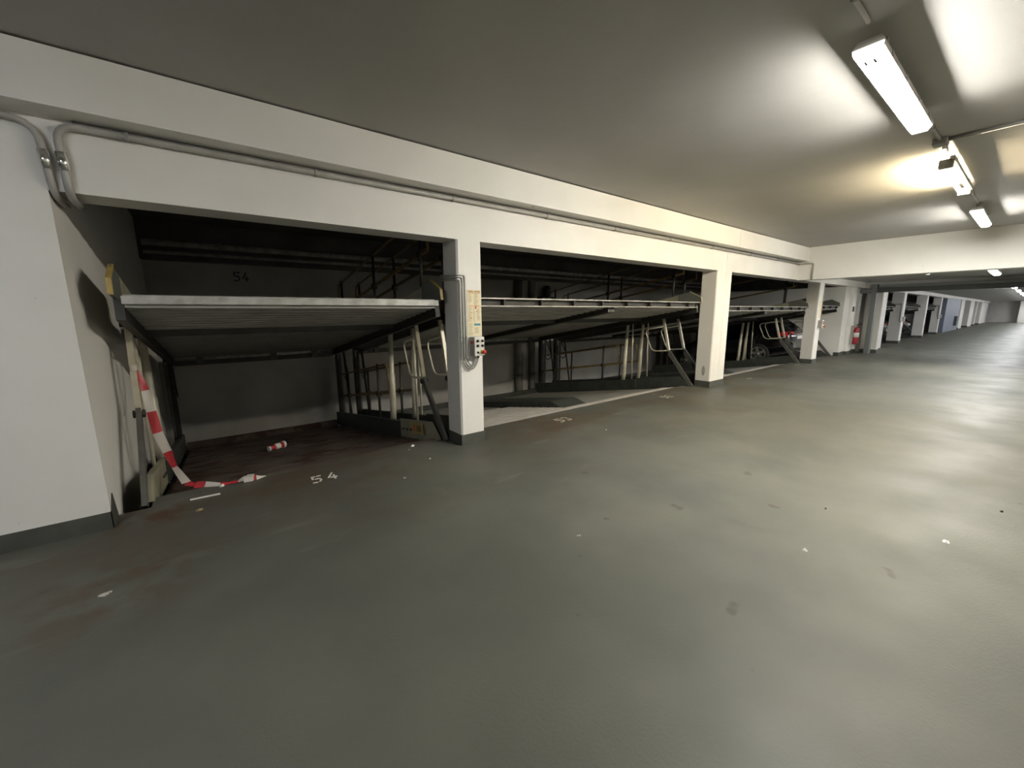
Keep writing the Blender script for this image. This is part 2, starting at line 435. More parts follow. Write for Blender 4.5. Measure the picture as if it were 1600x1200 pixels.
st('wall_end', MB().box(XEND + 1, XEND + 1.3, YR, YB, -1.9, ZC2), 'plain_white', 'grey end wall far away at the end of the aisle', 'wall')
st('wall_6', MB().box(XEND - 1, XEND - .7, YR, 1.6, 0, ZC2), 'white', 'bright white wall at the far end, right edge of the picture', 'wall')

# ------------------------------------------------------------------ lamps
LY = 0.772
def lamp(x0, x1, zc, label, em='lamp', y=LY, simple=False, clips=True):
    """wet-room fluorescent: housing above, bowl-shaped lit diffuser below, opaque ends"""
    r = empty('ceiling_lamp', ((x0 + x1) / 2, y, zc - .05), label, 'lamp', 'fluorescent lamps along the aisle ceiling')
    hw = .068; zt = zc - .075; zm = zc - .115; zb = zc - .165
    MB().prism([(y - hw, zb + .031), (y - hw * .94, zb + .031), (y - hw * .94, zm), (y + hw * .94, zm), (y + hw * .94, zb + .031), (y + hw, zb + .031), (y + hw, zm + .014), (y + hw * .75, zt), (y - hw * .75, zt), (y - hw, zm + .014)], 'x', x0 + .01, x1 - .01).build('housing', 'housing', r)
    MB().prism([(y - hw * .88, zm), (y + hw * .88, zm), (y + hw * .86, zb + .022), (y + hw * .58, zb), (y - hw * .58, zb), (y - hw * .86, zb + .022)], 'x', x0 + .02, x1 - .02).build('diffuser', em, r)
    for a, b in ((x0, x0 + .02), (x1 - .02, x1)):
        MB().prism([(y - hw, zm), (y + hw, zm), (y + hw * .95, zb + .028), (y + hw * .64, zb - .002), (y - hw * .64, zb - .002), (y - hw * .95, zb + .028)], 'x', a, b).build('end_cap', 'lamp_end', r)
    if not simple:
        for xx in (x0 + .25, x1 - .25):
            MB().box(xx - .02, xx + .02, y - .03, y + .03, zt, zc).build('bracket', 'clip', r)
        for k in range(4):
            xx = x0 + .2 + k * (x1 - x0 - .4) / 3
            for s in (-1, 1):
                MB().box(xx - .015, xx + .015, y + s * hw - .004, y + s * hw + .004, zm - .012, zm + .014).build('clip', 'clip', r)
        for dy in (-.02, .02):
            MB().box(x0 + .055, x0 + .115, y + dy - .006, y + dy + .006, zb - .003, zb - .001).build('label_strip', 'clip', r)
    return r
lamp(3.06, 4.65, ZC, 'nearest lit lamp, large white diffuser on the ceiling')
lamp(9.1, 10.68, ZC, 'lit white diffuser lamp just in front of the cross beam')
lamp(-3.0, -1.42, ZC, 'lit lamp behind the viewer over the aisle', 'lamp_dim')
# the middle one has lost its cover: bare warm tube on a narrow batten
r = empty('ceiling_lamp', (6.85, LY, ZC - .05), 'bare warm tube lamp without cover on a brown batten', 'lamp', 'fluorescent lamps along the aisle ceiling')
MB().prism([(LY - .06, ZC - .10), (LY - .015, ZC - .10), (LY - .02, ZC - .045), (LY - .055, ZC - .045)], 'x', 6.02, 7.66).build('batten', 'housing', r)
MB().tube([(6.12, LY + .03, ZC - .12), (7.58, LY + .03, ZC - .12)], .019, 12).build('tube', 'tube_warm', r)
for xx in (6.06, 7.62):
    MB().bbox(xx - .04, xx + .04, LY - .05, LY + .055, ZC - .15, ZC - .07, .008).build('lamp_holder', 'clip', r)
for xx in (6.3, 7.4):
    MB().box(xx - .02, xx + .02, LY - .05, LY - .02, ZC - .045, ZC).build('bracket', 'clip', r)
FAR = [13.7, 19.6, 24.1, 28.7, 33.4, 38.1, 42.8, 47.5, 52.2, 56.9, 61.6, 66.3, 71.0]
ORD = ['first', 'second', 'third', 'fourth', 'fifth', 'sixth', 'seventh', 'eighth', 'ninth', 'tenth', 'eleventh', 'twelfth', 'thirteenth']
for i, xx in enumerate(FAR):
    lamp(xx, xx + 1.5, ZC2, em='lamp' if i == 0 else 'lamp_far', label='small distant lit lamp, %s beyond the cross beam' % ORD[i], simple=True)

# conduits along the ceiling
def conduit(name, pts, r, m, label, group=None, clips=(), n=10):
    o = MB().tube(pts, r, n).build(name, m)
    tag(o, label, 'pipe', group)
    for c in clips:
        c = Vector(c)
        MB().bbox(c.x - .009, c.x + .009, c.y - r * 1.2, c.y + r * 1.2, c.z - r * 1.2, c.z + r * 1.2, .002).build('clip', 'clip', o)
    # children of a top-level mesh keep its origin
    return o
conduit('conduit', [(-1.4, LY, 3.026), (3.02, LY, 3.026)], .012, 'conduit', 'grey conduit on the ceiling leading to the nearest lamp', 'ceiling conduits', [(1.0, LY, 3.026), (2.0, LY, 3.026), (2.75, LY, 3.026)])
conduit('conduit', [(5.62, LY, 3.026), (6.0, LY, 3.026)], .012, 'conduit', 'short grey conduit from the junction box to the bare tube', 'ceiling conduits', [(5.8, LY, 3.026)])
conduit('conduit', [(7.7, LY, 3.026), (9.1, LY, 3.026)], .012, 'conduit', 'grey ceiling conduit between the bare tube and the far lamp', 'ceiling conduits', [(8.4, LY, 3.026)])
conduit('conduit', [(5.56, LY - .05, 3.024), (5.58, YR, 3.024)], .016, 'conduit', 'grey conduit crossing the ceiling to the right behind the nearest lamp', 'ceiling conduits', [])
conduit('conduit', [(4.68, LY, 3.026), (5.5, LY, 3.026)], .012, 'conduit', 'short grey conduit from the nearest lamp to the junction box', 'ceiling conduits', [(5.1, LY, 3.026)])
b = MB().bbox(5.5, 5.62, LY - .05, LY + .05, 2.985, 3.04, .01).build('junction_box', 'clip'); tag(b, 'small grey junction box on the ceiling near the bare tube', 'box')

# conduits under the ledge of the upper beam
def ledge(yy, zz): return zz
cA = conduit('conduit', path((XT - .06, 3.842, 2.668), (-.575, 3.842, 2.668), (-.565, 3.850, 2.25), (-.565, 4.15, 2.245), r=.10), .021, 'conduit',
        'long grey conduit under the ledge of the white beam, bending down at the left corner', 'conduits under the beam ledge',
        [(x_, 3.842, 2.668) for x_ in (-.25, .9, 2.2, 3.5, 4.8, 6.2, 7.6, 9.2, 10.6)])
cB = conduit('conduit', path((-9, 3.850, 2.668), (-.655, 3.850, 2.668), (-.635, 3.852, 2.25), (-.635, 4.15, 2.245), r=.13), .020, 'conduit',
        'grey conduit coming from the left edge and bending down the wall corner', 'conduits under the beam ledge',
        [(-1.6, 3.850, 2.668)])
conduit('conduit', [(-.5, 3.862, 2.698), (XT - .05, 3.862, 2.698)], .010, 'conduit', 'thin grey cable tucked above the long conduit under the ledge', 'conduits under the beam ledge')
for q_, xx in ((cB, -.6446), (cA, -.570)):
    MB().tube([(xx - .003, 3.848, 2.51), (xx + .003, 3.849, 2.40)], .026, 14).build('sleeve', 'chrome', q_)
conduit('conduit', path((11.75, 3.845, 2.66), (11.95, 3.60, 2.66), (12.045, 3.56, 2.66), (12.05, 3.56, 2.27), r=.05), .018, 'conduit', 'grey conduit turning down the corner of the cross beam')

# ------------------------------------------------------------------ pillar 1: conduits, notice, control box
for k, (xx, zt, n_) in enumerate(((2.263, 1.867, 'left of three'), (2.296, 1.893, 'middle of three'), (2.327, 1.918, 'right of three'))):
    conduit('conduit', path((xx, 3.865, 1.0), (xx, 3.865, zt), (2.228, 3.865, zt), (2.228, 4.23, zt + .01), r=.03), .0105, 'conduit_light',
            '%s grey conduits on the front of the first pillar' % n_, 'conduits on the first pillar', [(xx, 3.865, 1.24)])
# hanging cable loops from the conduit ends up into the control box
for k, (xx, x1, zb) in enumerate(((2.263, 2.475, .885), (2.296, 2.455, .905), (2.327, 2.432, .925))):
    pts = [(xx, 3.862, 1.01)] + [(xx + (x1 - xx) * t, 3.86 - .02 * math.sin(math.pi * t), 1.0 - (1.0 - zb) * math.sin(math.pi * t) ** .7) for t in [i / 12 for i in range(1, 12)]] + [(x1, 3.85, 1.03)]
    o = MB().tube(pts, .0075, 8).build('cable', 'clip'); tag(o, '%s dark cable loop hanging below the control box' % ('outer', 'middle', 'inner')[k], 'cable', 'cable loops under the control box')
r = empty('notice', (2.445, 3.876, 1.25), 'yellowed printed operating notice on the first pillar above the control box', 'sign')
SX0, SX1, SZ0, SZ1, SY = 2.355, 2.535, 1.252, 1.762, 3.8755
MB().box(SX0, SX1, SY, W, SZ0, SZ1).build('sheet', 'paper', r)
pb_, pg, pr_, pu = MB(), MB(), MB(), MB()
def ln(mb, x0, x1, z, h): mb.box(x0, x1, SY - .0012, SY, z - h, z)
ln(pb_, SX0 + .012, SX0 + .08, 1.752, .013); ln(pb_, SX0 + .092, SX1 - .012, 1.752, .013); ln(pb_, SX0 + .012, SX1 - .012, 1.733, .008)
for c0, c1, zt, zb in ((.012, .075, 1.712, 1.625), (.09, .155, 1.715, 1.60), (.012, .06, 1.57, 1.42), (.075, .10, 1.57, 1.42), (.125, .165, 1.555, 1.42), (.012, .07, 1.395, 1.27), (.09, .15, 1.345, 1.285)):
    z_ = zt
    while z_ > zb:
        ln(pg, SX0 + c0, SX0 + c0 + (c1 - c0) * random.uniform(.6, 1), z_, .0055); z_ -= .0135
ln(pr_, SX0 + .02, SX1 - .02, 1.59, .006); ln(pr_, SX0 + .10, SX0 + .12, 1.585, .03); ln(pr_, SX0 + .115, SX0 + .14, 1.53, .008); ln(pr_, SX0 + .05, SX0 + .06, 1.52, .012); ln(pr_, SX0 + .04, SX0 + .055, 1.46, .014)
ln(pu, SX0 + .085, SX1 - .012, 1.392, .022)
pb_.build('heading_print', 'print_brown', r); pg.build('text_print', 'print_grey', r); pr_.build('diagram_print', 'print_red', r); pu.build('blue_panel_print', 'print_blue', r)

def control_box(x0, x1, y0, y1, z0, z1, label, side=True):
    r = empty('control_box', ((x0 + x1) / 2, y1, z0), label, 'control box')
    MB().bbox(x0, x1, y0, y1, z0, z1, .006).build('case', 'boxside', r)
    MB().bbox(x0 + .002, x1 - .002, y0 - .008, y0 + .004, z0 + .002, z1 - .002, .003).build('front_plate', 'boxgrey', r)
    h = z1 - z0; wd = x1 - x0
    for zz in (z1 - .045, z1 - .098):
        for xx in (x0 + wd * .30, x0 + wd * .78):
            MB().lathe([(.0155, y0 - .008), (.0155, y0 - .02), (.012, y0 - .024)], (xx, 0, zz), 'y', 14).build('push_button', 'black', r)
    MB().lathe([(.012, y0 - .008), (.012, y0 - .018)], (x0 + wd * .32, 0, z0 + .04), 'y', 14).build('key_switch', 'black', r)
    MB().lathe([(.028, y0 - .008), (.028, y0 - .012)], (x0 + wd * .78, 0, z0 + .045), 'y', 16).build('knob_collar', 'yellowp', r)
    MB().lathe([(.011, y0 - .010), (.011, y0 - .03), (.023, y0 - .034), (.024, y0 - .052), (.017, y0 - .06)], (x0 + wd * .80, 0, z0 + .045), 'y', 18).build('emergency_knob', 'red', r)
    if side:
        MB().lathe([(.017, x0), (.017, x0 - .012), (.012, x0 - .016)], (0, (y0 + y1) / 2 - .005, (z0 + z1) / 2 + .045), 'x', 14).build('side_button', 'red', r)
    MB().tube([((x0 + x1) / 2 - .02, (y0 + y1) / 2, z0 + .01), ((x0 + x1) / 2 - .02, (y0 + y1) / 2, z0 - .035)], .016, 12).build('cable_gland', 'conduit', r)
    MB().tube([(x1 - .05, (y0 + y1) / 2, z0 + .01), (x1 - .05, (y0 + y1) / 2, z0 - .025)], .012, 12).build('cable_gland', 'black', r)
    return r
control_box(2.378, 2.508, 3.785, 3.879, 1.035, 1.247, 'pale grey control box with black buttons and red emergency knob on the first pillar')
control_box(14.06, 14.19, 3.78, 3.879, 1.02, 1.24, 'small control box on the third pillar beside the car')
o = MB().box(14.03, 14.2, 3.876, 3.879, 1.30, 1.79).build('notice', 'paper'); tag(o, 'yellowed notice on the third pillar above its control box', 'sign')
conduit('conduit', path((14.215, 3.868, 1.15), (14.215, 3.868, 1.9), (14.24, 3.868, 2.0), (14.24, 3.868, 2.28), r=.05), .010, 'conduit', 'grey conduit running up the third pillar')
# dark scuff mark on the second pillar's side
o = MB().prism([(4.02 + .035 * math.cos(a), .33 + .10 * math.sin(a)) for a in [k * math.pi / 8 for k in range(16)]], 'x', P2[0] - .0015, P2[0]).build('scuff_patch', 'conduit')
tag(o, 'grey worn patch low on the side of the second pillar', 'patch')

# ------------------------------------------------------------------ parking lifts
KU, KL = 0.165, 0.175
def zu(y, z0): return z0 - KU * (y - 4.0)      # underside line of the upper deck
def zl(y): return -KL * (y - 4.2)
def ribs(mb, x0, x1, y0, y1, zf, pitch, depth, th):
    """trapezoid corrugation running across the platform"""
    n = max(1, round((y1 - y0) / pitch)); p = (y1 - y0) / n; prof = []
    for i in range(n):
        a = y0 + i * p
        prof += [(a, 0), (a + p * .04, depth), (a + p * .54, depth), (a + p * .58, 0)]
    prof.append((y1, 0))
    top = [(y_, zf(y_) + d_ + th) for y_, d_ in prof]; bot = [(y_, zf(y_) + d_) for y_, d_ in prof]
    m = len(prof); v = []
    for q in (bot, top):
        for x_ in (x0, x1): v += [(x_, y_, z_) for y_, z_ in q]
    f = []
    for i in range(m - 1):
        f += [(i, i + 1, m + i + 1, m + i), (2 * m + i, 3 * m + i, 3 * m + i + 1, 2 * m + i + 1), (i, 2 * m + i, 2 * m + i + 1, i + 1), (m + i, m + i + 1, 3 * m + i + 1, 3 * m + i)]
    f += [(0, m, 3 * m, 2 * m), (m - 1, 3 * m - 1, 4 * m - 1, 2 * m - 1)]
    return mb.add(v, f)

def railing(parent, x, zf, y0, y1, posts, h=1.18, mid=.72, rail='ochre'):
    t = MB()
    t.tube(path((x, y1, zf(y1) + mid), (x, y1 - .05, zf(y1 - .05) + h), (x, y0 + .05, zf(y0 + .05) + h), (x, y0, zf(y0) + mid), r=.1), .017, 8)
    t.bar((x, y0, zf(y0) + mid), (x, y1, zf(y1) + mid), .03, .04)
    g = t.build('guard_rail', rail, parent)
    for y in posts:
        MB().tube([(x, y, zf(y) - .02), (x, y - .02, zf(y) + h + .04)], .022, 8).build('rail_post', 'dark', g)
        MB().bbox(x - .035, x + .035, y - .045, y + .03, zf(y) + mid - .04, zf(y) + mid + .04, .006).build('rail_clamp', 'dark', g)
    return g

def lift(xl, xr, label, center=False, zfront=1.575, deck='galv_deck', plank='bright_deck', rail_l=True, rail_r=True, simple=False, edge='plate', tag_right=False, seed=0, rody=5.62, low_l=True, low_r=True):
    """tilting double parker between the frames at xl and xr"""
    rnd = random.Random(seed)
    r = empty('parking_lift', ((xl + xr) / 2, 4.4, 0), label, 'parking lift', 'double-deck parking lifts in the bays')
    a, b = xl + .085, xr - .10                # platform sides
    zf = lambda y: zu(y, zfront)
    yf, ym, ye = 4.10, 5.40, 8.82
    # ---- upper platform
    u = MB(); ribs(u, a, b, yf + (.07 if edge == 'channel' else .02), ym, zf, .14, .09, .006)
    up_ = u.build('upper_platform', deck, r)
    q = MB().add([(a, ym, zf(ym) + .01), (b, ym, zf(ym) + .01), (b, ye, zf(ye) + .01), (a, ye, zf(ye) + .01), (a, ym, zf(ym) + .03), (b, ym, zf(ym) + .03), (b, ye, zf(ye) + .03), (a, ye, zf(ye) + .03)],
                 [(0, 1, 2, 3), (7, 6, 5, 4), (0, 4, 5, 1), (1, 5, 6, 2), (2, 6, 7, 3), (3, 7, 4, 0)])
    q.build('rear_deck', deck, up_)
    if edge == 'plate':
        MB().bbox(a - .01, b + .03, yf - .02, yf + .01, zf(yf) + .022, zf(yf) + .082, .004).build('front_edge', 'galv', up_)
    else:
        MB().bbox(a - .02, b + .05, yf - .03, yf + .05, zf(yf) + .092, zf(yf) + .108, .003).build('front_edge', 'galv', up_)
        MB().bbox(a - .02, b - .05, yf - .035, yf + .05, zf(yf) + .0, zf(yf) + .014, .003).build('front_edge', 'galv', up_)
        g = MB().box(a - .02, b - .02, yf + .04, yf + .05, zf(yf) + .014, zf(yf) + .092).build('front_web', 'dark', up_)
        k = a + .4
        while k < b:
            MB().box(k - .012, k + .012, yf - .02, yf + .04, zf(yf) + .014, zf(yf) + .092).build('stiffener', 'dark', g); k += .62
    MB().bar((a, ym, zf(ym) - .02), (b, ym, zf(ym) - .02), .12, .07).build('cross_beam', 'dark', up_)
    MB().bar((a, ye, zf(ye) - .06), (b, ye, zf(ye) - .06), .05, .13).build('rear_beam', 'dark', up_)
    MB().tube([(a, ye - .05, zf(ye) - .015), (b, ye - .05, zf(ye) - .015)], .026, 10).build('rear_edge', 'galv', up_)
    for k in (a + .35, (a + b) / 2 + .2, b - .35):
        MB().box(k - .05, k + .05, ye - .09, ye + .03, zf(ye) - .10, zf(ye) + .02).build('rear_bracket', 'green', up_)
    if center:
        c = (a + b) / 2
        MB().bar((c, yf + .05, zf(yf) - .03), (c, ye, zf(ye) - .03), .16, .09).build('center_beam', 'dark', up_)
    for s, x in ((-1, a), (1, b)):
        MB().bar((x + s * .03, yf + .02, zf(yf) - .02), (x + s * .03, ye, zf(ye) - .03), .055, .15).build('side_beam', 'dark', up_)
        gx = x + s * .055
        pts = [(5.15, zf(5.15) + .03), (5.10, 1.70 + zfront - 1.575), (4.28, 1.875 + zfront - 1.575), (4.08, 1.76 + zfront - 1.575), (4.05, 1.645 + zfront - 1.575)]
        g = MB().prism(pts, 'x', gx - .006, gx + .006).build('guide_plate', 'wedge', up_)
        MB().prism([(5.15, pts[0][1]), (5.10, pts[1][1]), (4.55, pts[2][1] - .075), (4.55, zf(4.55) + .04)], 'x', gx - .010, gx + .010).build('guide_panel', 'cream', g)
        e = MB(); e.bar((gx, 4.30, pts[2][1]), (gx, 4.07, pts[3][1]), .032, .014); e.bar((gx, 4.07, pts[3][1]), (gx, 4.05, pts[4][1]), .032, .014, (0, 1, 0))
        e.build('guide_edge', 'yellow' if edge == 'plate' else 'cream', g)
    if not simple:
        if rail_l: railing(up_, a - .05, lambda y: zf(y) + .03, 4.55, 8.6, (4.82, 6.5, 8.35))
        if rail_r: railing(up_, b + .13, lambda y: zf(y) + .03, 4.5, 8.5, (4.72, 6.42, 8.25))
    # ---- lower platform
    y0, y1 = YE + .05, 8.90
    lm = MB().add([(a, y0, zl(y0) - .05), (b, y0, zl(y0) - .05), (b, y1, zl(y1) - .05), (a, y1, zl(y1) - .05), (a, y0, zl(y0) - .035), (b, y0, zl(y0) - .035), (b, y1, zl(y1) - .035), (a, y1, zl(y1) - .035)],
                  [(0, 3, 2, 1), (4, 5, 6, 7), (0, 1, 5, 4), (1, 2, 6, 5), (2, 3, 7, 6), (3, 0, 4, 7)])
    lo = lm.build('lower_platform', deck if plank != 'rust' else 'rust', r)
    c = (a + b) / 2
    lanes = [(a + .05, b - .05, 99)] if not center else [(a + .05, c - .38, 10), (c + .30, b - .05, 2)]
    pitch = .2
    def plank_mesh(l0, l1):
        wd = pitch * .74; dz = -KL * wd; t_ = .045
        v = [(l0, .012, 0), (l1, .012, 0), (l1, wd - .012, dz), (l0, wd - .012, dz), (l0, 0, t_), (l1, 0, t_), (l1, wd, dz + t_), (l0, wd, dz + t_)]
        me = bpy.data.meshes.new('deck_plank')
        me.from_pydata([(p[0] - r.location.x, p[1], p[2]) for p in v], [], [(0, 3, 2, 1), (4, 5, 6, 7), (0, 1, 5, 4), (1, 2, 6, 5), (2, 3, 7, 6), (3, 0, 4, 7)])
        me.materials.append(MT[plank]); return me
    full = plank_mesh(a + .05, b - .05) if center else None
    n_ = int((y1 - y0 - .05) / pitch) if not simple else 8
    for li, (l0, l1, cnt) in enumerate(lanes):
        me = plank_mesh(l0, l1)
        for i in range(min(n_, cnt)):
            if center and i < 2 and li == 1: continue
            yy = y0 + .01 + i * pitch
            ob = bpy.data.objects.new('deck_plank', full if (center and i < 2) else me); COL.objects.link(ob); ob.parent = lo
            ob.location = (0, yy - r.location.y, zl(yy) - .038 + rnd.uniform(-.002, .002) - r.location.z)
        if center and not simple:
            yy = y0 + .01 + cnt * pitch + (.25 if li == 0 else .05)
            q = MB().add([(l0, yy, zl(yy) - .03), (l1, yy, zl(yy) - .03), (l1, y1, zl(y1) - .03), (l0, y1, zl(y1) - .03), (l0, yy, zl(yy) - .012), (l1, yy, zl(yy) - .012), (l1, y1, zl(y1) - .012), (l0, y1, zl(y1) - .012)],
                         [(0, 3, 2, 1), (4, 5, 6, 7), (0, 1, 5, 4), (1, 2, 6, 5), (2, 3, 7, 6), (3, 0, 4, 7)])
            q.build('tread_plate', 'galv_deck', lo)
    if center:
        h0 = y0 + .42
        MB().prism([(h0, zl(h0) - .03), (h0 + .35, zl(h0 + .35) + .11), (y1, zl(y1) + .11), (y1, zl(y1) - .03)], 'x', c - .34, c + .26).build('center_hump', 'green', lo)
    MB().bar((a, y1, zl(y1) + .03), (b, y1, zl(y1) + .03), .08, .16).build('wheel_stop', 'green' if plank != 'rust' else 'rust', lo)
    for s, x in ((-1, a), (1, b)):
        sx = x + s * .045
        sb = MB(); sb.prism([(5.45, zl(5.45) + .21), (8.94, zl(8.94) + .28), (8.94, zl(8.94) + .0), (5.45, zl(5.45) - .06)], 'x', sx - .03, sx + .03)
        sb.build('side_beam', 'green', lo)
        ck = MB().prism([(5.47, zl(5.47) + .24), (4.42, .185), (4.20, .02), (4.24, .0), (4.42, zl(4.42) - .05), (5.45, zl(5.45) - .03)], 'x', sx - .012 + s * .018, sx + .012 + s * .0).build('cheek_plate', 'cream' if tag_right else 'green', lo)
        if tag_right and s == -1: MB().prism([(4.42, .165), (4.205, .018), (4.24, .002), (4.42, -.03), (4.9, -.06), (4.9, .10)], 'x', sx - .045, sx - .013).build('channel_shade', 'black', ck)  # solid black piece, painted shade for the open channel end
        if not simple:
            for k in range(3):
                MB().lathe([(.014, sx - .02), (.014, sx + .03)], (0, 5.32 - k * .13, -.10 - .0 + k * .022), 'x', 8).build('bolt', 'dark', ck)
            if tag_right and s == 1:
                MB().prism([(5.02, .055), (4.66, .115), (4.62, -.02), (4.98, -.085)], 'x', sx - .022, sx - .0125).build('warning_label', 'label_yellow', ck)
                MB().prism([(4.95, .03), (4.88, .04), (4.87, -.03), (4.94, -.045)], 'x', sx - .0235, sx - .0222).build('label_print', 'print_red', ck)
                MB().prism([(4.84, .055), (4.70, .08), (4.68, .0), (4.82, -.03)], 'x', sx - .0235, sx - .0222).build('label_print', 'ochre', ck)
    if not simple:
        if rail_l and low_l: railing(lo, a - .06, zl, 5.9, 8.9, (6.44, 8.15), 1.07, .62)
        if rail_r and low_r: railing(lo, b + .12, zl, 6.0, 8.9, (6.5, 8.25), 1.07, .62)
    # ---- side frames
    dz = zfront - 1.575
    for s, x in ((-1, xl), (1, xr)):
        if simple and s == 1: continue
        cy = MB(); cy.tube([(x, 5.86, -.12), (x, 5.83, .1), (x, 5.815, .62), (x, 5.812, .63), (x, 5.77, 1.30 + dz)], [.046, .046, .046, .036, .036], 14)
        cy.build('hydraulic_cylinder', 'tube', r)
        MB().tube([(x + .012, rody, -.02), (x + .012, rody + .03, 1.30 + dz)], .016, 8).build('lift_rod', 'tube', r)
        ar = MB().bar((x, 4.905, 1.46 + dz), (x, 4.70, .655), .045, .045, (0, 1, 0)).build('link_arm', 'tube', r)
        MB().bar((x, 4.72, .69), (x, 4.165, -.005), .035, .085, (0, 1, 1)).build('lower_arm', 'greyarm', ar)
        MB().lathe([(.035, x - .04), (.035, x + .04)], (0, 4.705, .66), 'x', 12).build('pivot', 'dark', ar)
        MB().tube(path((x, 4.87, 1.20), (x, 5.32, 1.12), (x, 5.12, .66), (x, 4.72, .70), r=.12, n=6), .013, 8).build('guard_loop', 'tube', ar)
        br = MB().bbox(x - .05, x + .05, 5.65, 5.92, 1.27 + dz, 1.40 + dz, .01).build('cylinder_bracket', 'dark', r)
        MB().lathe([(.05, x - .05), (.05, x + .05)], (0, 5.78, 1.31 + dz), 'x', 14).build('pivot', 'greyarm', br)
        ab = MB().bbox(x - .045, x + .045, 4.82, 5.02, 1.40 + dz, 1.52 + dz, .01).build('arm_bracket', 'dark', r)
        if tag_right and s == 1: MB().box(x - .048, x - .0455, 4.78, 4.83, 1.36 + dz, 1.47 + dz).build('white_sticker', 'plate', ab)
        if not simple:
            rc = MB().bbox(x - .05, x + .05, 8.72, 8.84, -1.75, .80 + dz, .008).build('rear_column', 'dark', r)
            MB().bbox(x - .035, x + .035, 8.66, 8.71, .60 + dz, .74 + dz, .006).build('column_bracket', 'galv', rc)
            MB().tube([(x + .03, 8.45, .78 + dz), (x + .03, 8.2, -.62)], .022, 8).build('rear_strut', 'dark', r)
            MB().tube([(x - .02, 8.60, -.75), (x - .02, 8.57, .72 + dz)], .03, 10).build('rear_cylinder', 'greyarm', r)
            MB().tube(path((x + .06, 8.65, .75), (x + .08, 8.4, .3), (x + .08, 8.55, .15), (x + .07, 8.7, .25), r=.12), .012, 8).build('hose', 'black', r)
    return r

lift(-.515, 2.185, 'tilted lift in the bay numbered 54 with rusty brown lower deck', False, 1.585, plank='rust', rail_l=False, tag_right=True, seed=1, rody=4.98)
lift(2.54, 7.81, 'wide empty lift in bay 53 with pale ribbed lower deck', True, 1.600, edge='channel', seed=2)
lift(8.40, 13.78, 'wide lift in the third opening, deck seen edge on', True, 1.530, edge='channel', seed=3, low_r=False)
lift(14.17, 16.70, 'narrow lift carrying the dark car behind the third pillar', False, 1.575, edge='channel', rail_r=False, seed=4, low_l=False)
lift(22.1, 25.0, 'lift in the first dark opening beyond the grey gate', False, 1.575, edge='channel', simple=True, seed=5)
lift(25.8, 31.15, 'lift in the second dark opening beyond the grey gate', True, 1.575, edge='channel', simple=True, seed=6)
lift(31.95, 36.5, 'lift in the third dark opening beyond the grey gate', True, 1.575, edge='channel', simple=True, seed=7)

# things on the back wall of the bays
for (xx0, xx1, yy, zz, rr_, m_, t) in ((-.6, 16.8, 8.75, 2.66, .05, 'galv', 'long galvanised pipe under the roof at the back of the bays'), (-.6, 16.8, 8.80, 2.52, .028, 'galv', 'thinner pipe below the galvanised pipe at the back of the bays')):
    conduit('pipe', [(xx0, yy, zz), (xx1, yy, zz)], rr_, m_, t, 'pipes at the back of the bays', [(k + .4, yy, zz) for k in range(0, 13, 3)], 12)
for xx, rr_, t in ((7.2, .115, 'broad dark downpipe on the back wall of bay 53'), (7.72, .095, 'dark downpipe beside the broad one on the back wall')):
    o = MB().tube([(xx, YB - rr_ - .02, -1.75), (xx, YB - rr_ - .02, 2.43)], rr_, 14).build('downpipe', 'pit'); tag(o, t, 'pipe', 'downpipes on the back wall')
    for zz in (-.3, .9):
        MB().tube([(xx, YB - rr_ - .02, zz), (xx, YB - rr_ - .02, zz + .06)], rr_ + .012, 14).build('pipe_collar', 'greyarm', o)
r = empty('hydraulic_pump', (8.2, 9.0, 1.86), 'dark hydraulic pump unit on the back wall above the deck of bay 53', 'pump')
MB().bbox(8.0, 8.5, 8.95, 9.19, 1.86, 1.98, .02).build('tank', 'dark', r)
MB().lathe([(.10, 1.98), (.12, 2.0), (.12, 2.24), (.08, 2.3)], (8.26, 9.05, 0), 'z', 16).build('motor', 'dark', r)
MB().tube(path((8.06, 9.0, 1.95), (8.02, 8.98, 2.22), (8.16, 9.0, 2.26), r=.07), .014, 8).build('hose', 'black', r)
MB().lathe([(.035, 1.98), (.04, 2.06)], (8.42, 8.98, 0), 'z', 12).build('filler_cap', 'plate', r)

